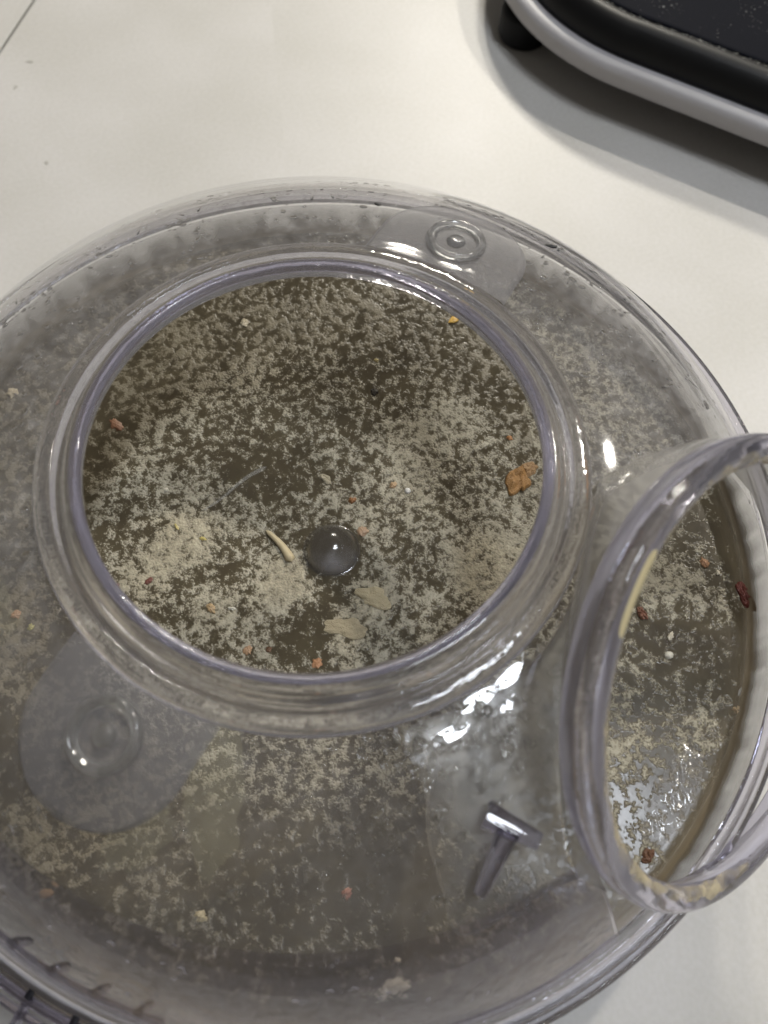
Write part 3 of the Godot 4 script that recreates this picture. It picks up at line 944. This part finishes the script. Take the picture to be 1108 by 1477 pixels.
	crumb("foam_bead", "round white bead in the water of the side port", "bead", 0.1233, 0.0539, Vector3(0.0016, 0.0012, 0.0018), Color(0.92, 0.91, 0.86), 141, grp, 0.1)
	mat_scrap("food_scrap", "reddish brown scrap by the left inner edge of the side port", "food scrap", 0.1172, 0.0367, 0.0018, 0.0026, 0.3, Color(0.45, 0.28, 0.21), 142, 0.0014, grp)
	crumb("crumb", "white crumb in the far part of the side port's water", "crumb", 0.1505, 0.0240, Vector3(0.0011, 0.0008, 0.0011), Color(0.88, 0.85, 0.77), 143, grp)
	crumb("sliver", "white sliver beyond the round bead in the side port", "sliver", 0.1257, 0.0469, Vector3(0.0020, 0.0007, 0.0010), Color(0.84, 0.81, 0.73), 144, grp)
	crumb("crumb", "peach crumb beyond the white sliver in the side port", "crumb", 0.1465, 0.0195, Vector3(0.0022, 0.0009, 0.0016), Color(0.66, 0.47, 0.34), 145, grp)
	crumb("chip", "bluish white chip at the water's edge inside the side port", "chip", 0.1460, 0.0700, Vector3(0.0008, 0.0006, 0.0030), Color(0.78, 0.82, 0.86), 146, grp, 0.2)
	crumb("crumb", "glossy tan crumb beside the bluish chip in the side port", "crumb", 0.1427, 0.0768, Vector3(0.0018, 0.0010, 0.0016), Color(0.68, 0.58, 0.44), 147, grp)
	mat_scrap("food_scrap", "brownish red smear of food at the near tip of the side port's water", "food scrap", 0.0985, 0.1215, 0.0034, 0.0022, 0.6, Color(0.36, 0.22, 0.14), 148, 0.0012, grp)
	plastic_scrap()
	bubbles()
	# on the dome's outside
	for q in [["black_fleck", "black fleck lying on the dome right of the far frosted tab", 0.1294, -42.8, 0.0022, 0.0007, 201], ["black_fleck", "black fleck on the dome between the collar and the side port", 0.0967, 39.3, 0.0011, 0.0008, 202], ["black_fleck", "dark fleck on the far dome wall left of the bright lamp reflections", 0.1111, -73.3, 0.0012, 0.0006, 203]]:
		var p := on_dome(q[2], deg_to_rad(q[3]), 0.0004)
		if q[6] == 202: p = p + Vector3(0, 0.004, 0)
		var o := put(q[0], lump(q[6], Vector3(q[4], 0.0004, q[5])), flat_mat(Color(0.05, 0.045, 0.045), 0.5), null, p)
		o.rotation.y = -0.35
		tag(o, q[1], "fleck", "dark flecks on the dome")

func plastic_scrap() -> void:
	var f := noise(95, 130.0, 3, 0.5)
	f.fractal_type = FastNoiseLite.FRACTAL_RIDGED
	var v := PackedVector3Array()
	var nu := 46
	var nv := 22
	var a := Vector3(0.1235, 0, 0.0890)
	var b := Vector3(0.1005, 0, 0.1180)
	var d := (b - a).normalized()
	var x := Vector3(d.z, 0, -d.x)
	for i in nu:
		var s := float(i) / (nu - 1)
		var w := 0.0062 * (0.55 + 0.45 * sin(s * PI)) * (1.0 + 0.5 * f.get_noise_1d(s * 0.02))
		for j in nv:
			var q := float(j) / (nv - 1) * 2.0 - 1.0
			var p := a.lerp(b, s) + x * q * w
			var edge := (1.0 - pow(absf(q), 4.0)) * (1.0 - pow(absf(s * 2.0 - 1.0), 6.0))
			p.y = WATER_Y + 0.0003 + edge * 0.0016 * (0.5 + 0.5 * f.get_noise_2d(p.x * 2.0, p.z * 0.8))
			v.append(p)
	var o := put("plastic_scrap", mesh_of(v, grid_index(nu, nv), false, PackedVector2Array(), PackedColorArray(), true), pane_mat(Color(0.72, 0.70, 0.68), 0.16, 0.12))
	tag(o, "crumpled scrap of clear plastic film floating in the near part of the side port", "plastic film")

func half_bubble(r: float) -> ArrayMesh:
	var p := PackedVector2Array()
	for i in 17:
		var t := i / 16.0 * PI * 0.5
		p.append(Vector2(maxf(0.00003, sin(t) * r), cos(t) * r * 0.86))
	p.append(Vector2(r * 1.10, -0.0001))
	return lathe(p, false, 48)

func bubbles() -> void:
	var b := put("bubble", half_bubble(0.0102), pane_mat(Color(0.26, 0.26, 0.30), 0.08, 0.16), null, Vector3(0.0029, WATER_Y + 0.0002, -0.0018))
	tag(b, "big clear bubble standing on the water in the middle of the collar", "bubble", "air bubbles on the water")
	put("inner_skin", half_bubble(0.0099), pane_mat(Color(0.5, 0.5, 0.52), 0.04, 0.02), b)
	# pale sheet painting the bright reflection on one side of the bubble
	var fv := PackedVector3Array()
	var fc := PackedColorArray()
	for i in 40:
		for j in 14:
			var t := TAU * i / 40.0
			var e := j / 13.0 * PI * 0.5
			var d := Vector3(sin(e) * cos(t), cos(e) * 0.86, sin(e) * sin(t))
			fv.append(d * 0.01024)
			fc.append(Color(1, 1, 1, clampf(0.42 * smoothstep(0.2, 0.95, d.z + 0.15 * sin(t * 5.0) * sin(e)), 0.0, 0.6)))
	var fm := flat_mat(Color(0.72, 0.71, 0.72), 0.3)
	fm.transparency = BaseMaterial3D.TRANSPARENCY_ALPHA
	fm.vertex_color_use_as_albedo = true
	put("painted_gleam", mesh_of(fv, grid_index(40, 14, true, false), false, PackedVector2Array(), fc, true), fm, b)
	for q in [["small dark bubble on the right grease mat inside the collar", 0.0598, 0.0198, 0.0014], ["small clear bubble beyond the dark bubble on the right grease mat", 0.0578, 0.0162, 0.0011], ["ring shaped bubble under the dome at the left edge", -0.1177, 0.0251, 0.0031], ["tiny bubble touching the near right side of the big bubble", 0.0124, 0.0036, 0.0011], ["small bubble on the grease mat in front of the peel strip", -0.0155, 0.0140, 0.0013]]:
		var o := put("bubble", half_bubble(q[3]), pane_mat(Color(0.6, 0.6, 0.6), 0.08, 0.0), null, Vector3(q[1], WATER_Y + 0.0004, q[2]))
		tag(o, q[0], "bubble", "air bubbles on the water")

# ---------------------------------------------------------------- appliance
# A rounded rectangle in plan: corners[] of the outline inset by `inset`, as points in the appliance's own axes.
func plan(inset: float, n := 24) -> PackedVector2Array:
	var w := 0.40 - inset * 2.0
	var h := 0.36 - inset * 2.0
	var r := 0.135 - inset
	var out := PackedVector2Array()
	for c in 4:
		var cx := (w * 0.5 - r) * (1 if c == 0 or c == 3 else -1)
		var cy := (h * 0.5 - r) * (1 if c < 2 else -1)
		for i in n + 1:
			var t := PI * 0.5 * (c + float(i) / n)
			out.append(Vector2(cx + cos(t) * r, cy + sin(t) * r))
	return out

func stack(levels: Array) -> ArrayMesh:
	# levels: [inset, y]; joined into one closed body
	var v := PackedVector3Array()
	var n := 0
	for l in levels:
		var p := plan(l[0])
		n = p.size()
		for q in p: v.append(Vector3(q.x, l[1], q.y))
	var idx := grid_index(levels.size(), n, false, true)
	for e in [0, levels.size() - 1]:
		var c := Vector3(0, levels[e][1], 0)
		v.append(c)
		var ci := v.size() - 1
		# own copies of the edge so that the cap stays flat
		var first := v.size()
		for k in n: v.append(v[e * n + k])
		for k in n:
			if e == 0: idx.append_array([ci, first + k, first + (k + 1) % n])
			else: idx.append_array([ci, first + (k + 1) % n, first + k])
	return mesh_of(v, idx, true)

func build_appliance() -> void:
	# its near edge runs along u; v leads away from the tank
	var u := Vector3(0.803, 0, 0.596)
	var w := Vector3(0.596, 0, -0.803)
	var corner := Vector3(0.2671, 0, -0.2361)
	var centre := corner + u * (-0.225 + 0.20) + w * 0.18
	var a := base("kitchen_appliance", centre)
	a.basis = Basis(u, Vector3.UP, -w)
	tag(a, "black appliance with a pale grey rim standing on rubber feet behind the tank", "appliance")
	var grey := flat_mat(Color(0.66, 0.65, 0.655), 0.42, 0.45)
	var black := flat_mat(Color(0.055, 0.055, 0.058), 0.42, 0.35)
	put("rim", stack([[0.030, 0.0215], [0.004, 0.0215], [0.0012, 0.0228], [0.0, 0.0250], [0.0, 0.0310], [0.0012, 0.0338], [0.0040, 0.0350], [0.0085, 0.0352], [0.0095, 0.0340], [0.030, 0.0335]]), grey, a)
	put("body", stack([[0.045, 0.012], [0.034, 0.014], [0.0305, 0.0225], [0.0105, 0.0338], [0.0100, 0.0375], [0.0120, 0.0440], [0.0160, 0.0490], [0.0200, 0.0505], [0.0235, 0.0508], [0.0245, 0.0500], [0.0300, 0.0498]]), black, a)
	var top := flat_mat(Color(0.07, 0.075, 0.10), 0.6, 0.12)
	var panel := put("top_panel", stack([[0.0262, 0.0490], [0.0262, 0.0506], [0.0270, 0.0512], [0.0285, 0.0514]]), top, a)
	# dust on the panel and along its seam
	var s := SphereMesh.new()
	s.radius = 1.0
	s.height = 2.0
	s.radial_segments = 6
	s.rings = 3
	s.material = flat_mat(Color(0.62, 0.62, 0.60), 0.8)
	var mm := MultiMesh.new()
	mm.transform_format = MultiMesh.TRANSFORM_3D
	mm.mesh = s
	mm.instance_count = 2200
	var dustn := noise(83, 22.0, 3, 0.6)
	var edge := plan(0.0245, 60)
	for i in 2200:
		var p := Vector3(rng.randf_range(-0.17, 0.0), 0.0515, rng.randf_range(0.0, 0.15))
		if i < 500:
			var q := edge[rng.randi_range(61, 121)].lerp(edge[61], 0.0)
			p = Vector3(q.x + rng.randf_range(-0.001, 0.001), 0.0509, q.y + rng.randf_range(-0.001, 0.001))
			if i > 300:
				p = Vector3(rng.randf_range(-0.06, 0.06), 0.0509, 0.1555 + rng.randf_range(-0.001, 0.001))
		var k := rng.randf_range(0.00008, 0.00022) * (2.2 if rng.randf() < 0.02 else 1.0)
		if i >= 500:
			var dn := dustn.get_noise_2d(p.x, p.z)
			k *= clampf(0.25 + dn * 2.6, 0.0, 1.4)
		mm.set_instance_transform(i, Transform3D(Basis(Vector3.UP, rng.randf() * TAU).scaled_local(Vector3(k * rng.randf_range(1, 3), k * 0.5, k)), p))
	var dust := MultiMeshInstance3D.new()
	dust.multimesh = mm
	dust.name = "dust"
	panel.add_child(dust, true)
	tag(dust, "", "", "", "stuff")
	var rubber := flat_mat(Color(0.045, 0.045, 0.05), 0.55, 0.3)
	for c in [[-1, 1], [1, 1], [1, -1], [-1, -1]]:
		put("foot", disc_mesh(0.0165, 0.0228, 0.005), rubber, a, Vector3(c[0] * 0.1425, 0, c[1] * 0.1385))

# ---------------------------------------------------------------- lamps
func ceiling_lamp(at: Vector3, r: float, energy: float, glow: float, label: String, warm: Color) -> void:
	var o := base("ceiling_lamp", at)
	tag(o, label, "lamp", "round ceiling lamps above the counter")
	put("housing", lathe(PackedVector2Array([Vector2(r + 0.001, 0.0), Vector2(r + 0.012, 0.0), Vector2(r + 0.012, 0.03), Vector2(r + 0.001, 0.03)]), true, 40), flat_mat(Color(0.85, 0.85, 0.85)), o)
	var em := flat_mat(Color(0.9, 0.9, 0.9))
	em.emission_enabled = true
	em.emission = warm
	em.emission_energy_multiplier = glow
	put("lamp_glow", disc_mesh(r, 0.02, 0.003), em, o)
	var l := OmniLight3D.new()
	l.name = "lamp_light"
	l.light_color = warm
	l.light_energy = energy
	l.light_size = r * 0.8
	l.omni_range = 8.0
	l.omni_attenuation = 2.0
	l.shadow_enabled = true
	l.position = Vector3(0, 0.01, 0)
	o.add_child(l)

func _ready() -> void:
	rng.seed = 7
	# camera
	var cam := Camera3D.new()
	cam.name = "camera"
	var fw := Vector3(0.07039529, -0.90101339, -0.42804132)
	var right := Vector3(0.99283878, 0.02176718, 0.11746215)
	var up := Vector3(0.09651772, 0.43324481, -0.89609334)
	cam.transform = Transform3D(Basis(right, up, -fw).orthonormalized(), Vector3(0, 0.3834, 0.1367))
	cam.near = 0.01
	cam.far = 20.0
	var lens := CameraAttributesPhysical.new()
	lens.frustum_focal_length = 21.08
	lens.frustum_near = 0.01
	lens.frustum_far = 20.0
	lens.frustum_focus_distance = 0.345
	lens.exposure_aperture = 6.5
	cam.attributes = lens
	cam.fov = 59.29
	add_child(cam)
	cam.current = true
	# the room's even light
	var we := WorldEnvironment.new()
	we.name = "environment"
	var env := Environment.new()
	env.background_mode = Environment.BG_COLOR
	env.background_color = Color(0.41, 0.40, 0.385)
	env.tonemap_mode = Environment.TONE_MAPPER_LINEAR
	env.tonemap_exposure = 0.92
	env.sdfgi_enabled = true
	env.ssao_enabled = true
	env.ssil_enabled = true
	we.environment = env
	add_child(we)
	# ceiling lamps: a cluster of four over the tank, a pair behind the appliance
	var white := Color(0.94, 0.965, 1.0)
	ceiling_lamp(Vector3(0.41, 2.0, 0.21), 0.080, 0.02, 44.0, "round ceiling lamp of the cluster over the tank, nearest one", white)
	ceiling_lamp(Vector3(0.48, 2.0, -0.02), 0.080, 0.02, 44.0, "round ceiling lamp of the cluster over the tank, innermost one", white)
	ceiling_lamp(Vector3(0.72, 2.0, 0.14), 0.080, 0.02, 44.0, "round ceiling lamp of the cluster over the tank, outermost one", white)
	ceiling_lamp(Vector3(0.62, 2.0, -0.10), 0.080, 0.02, 44.0, "round ceiling lamp of the cluster over the tank, farthest one", white)
	ceiling_lamp(Vector3(1.7, 2.4, -1.3), 0.07, 4.0, 40.0, "single round ceiling lamp to the right of the cluster", Color(1, 0.975, 0.93))
	ceiling_lamp(Vector3(0.6, 2.0, -2.6), 0.11, 3.0, 40.0, "round ceiling lamp far behind the appliance, left one of the pair", Color(1, 0.975, 0.92))
	ceiling_lamp(Vector3(0.9, 2.0, -2.5), 0.11, 3.0, 40.0, "round ceiling lamp far behind the appliance, right one of the pair", Color(1, 0.975, 0.92))
	make_profile()
	make_materials()
	mats.boss = solid_mat(Color(0.97, 0.97, 0.97), 0.12, 0.05)
	mats.lug = solid_mat(Color(0.76, 0.74, 0.80), 0.05, 0.05)
	mats.baffle_edge = pane_mat(Color(0.62, 0.57, 0.48), 0.22, 0.15)
	mats.bracket = solid_mat(Color(0.87, 0.86, 0.93), 0.03)
	build_counter()
	build_tank()
	build_water()
	build_appliance()
	build_debris()
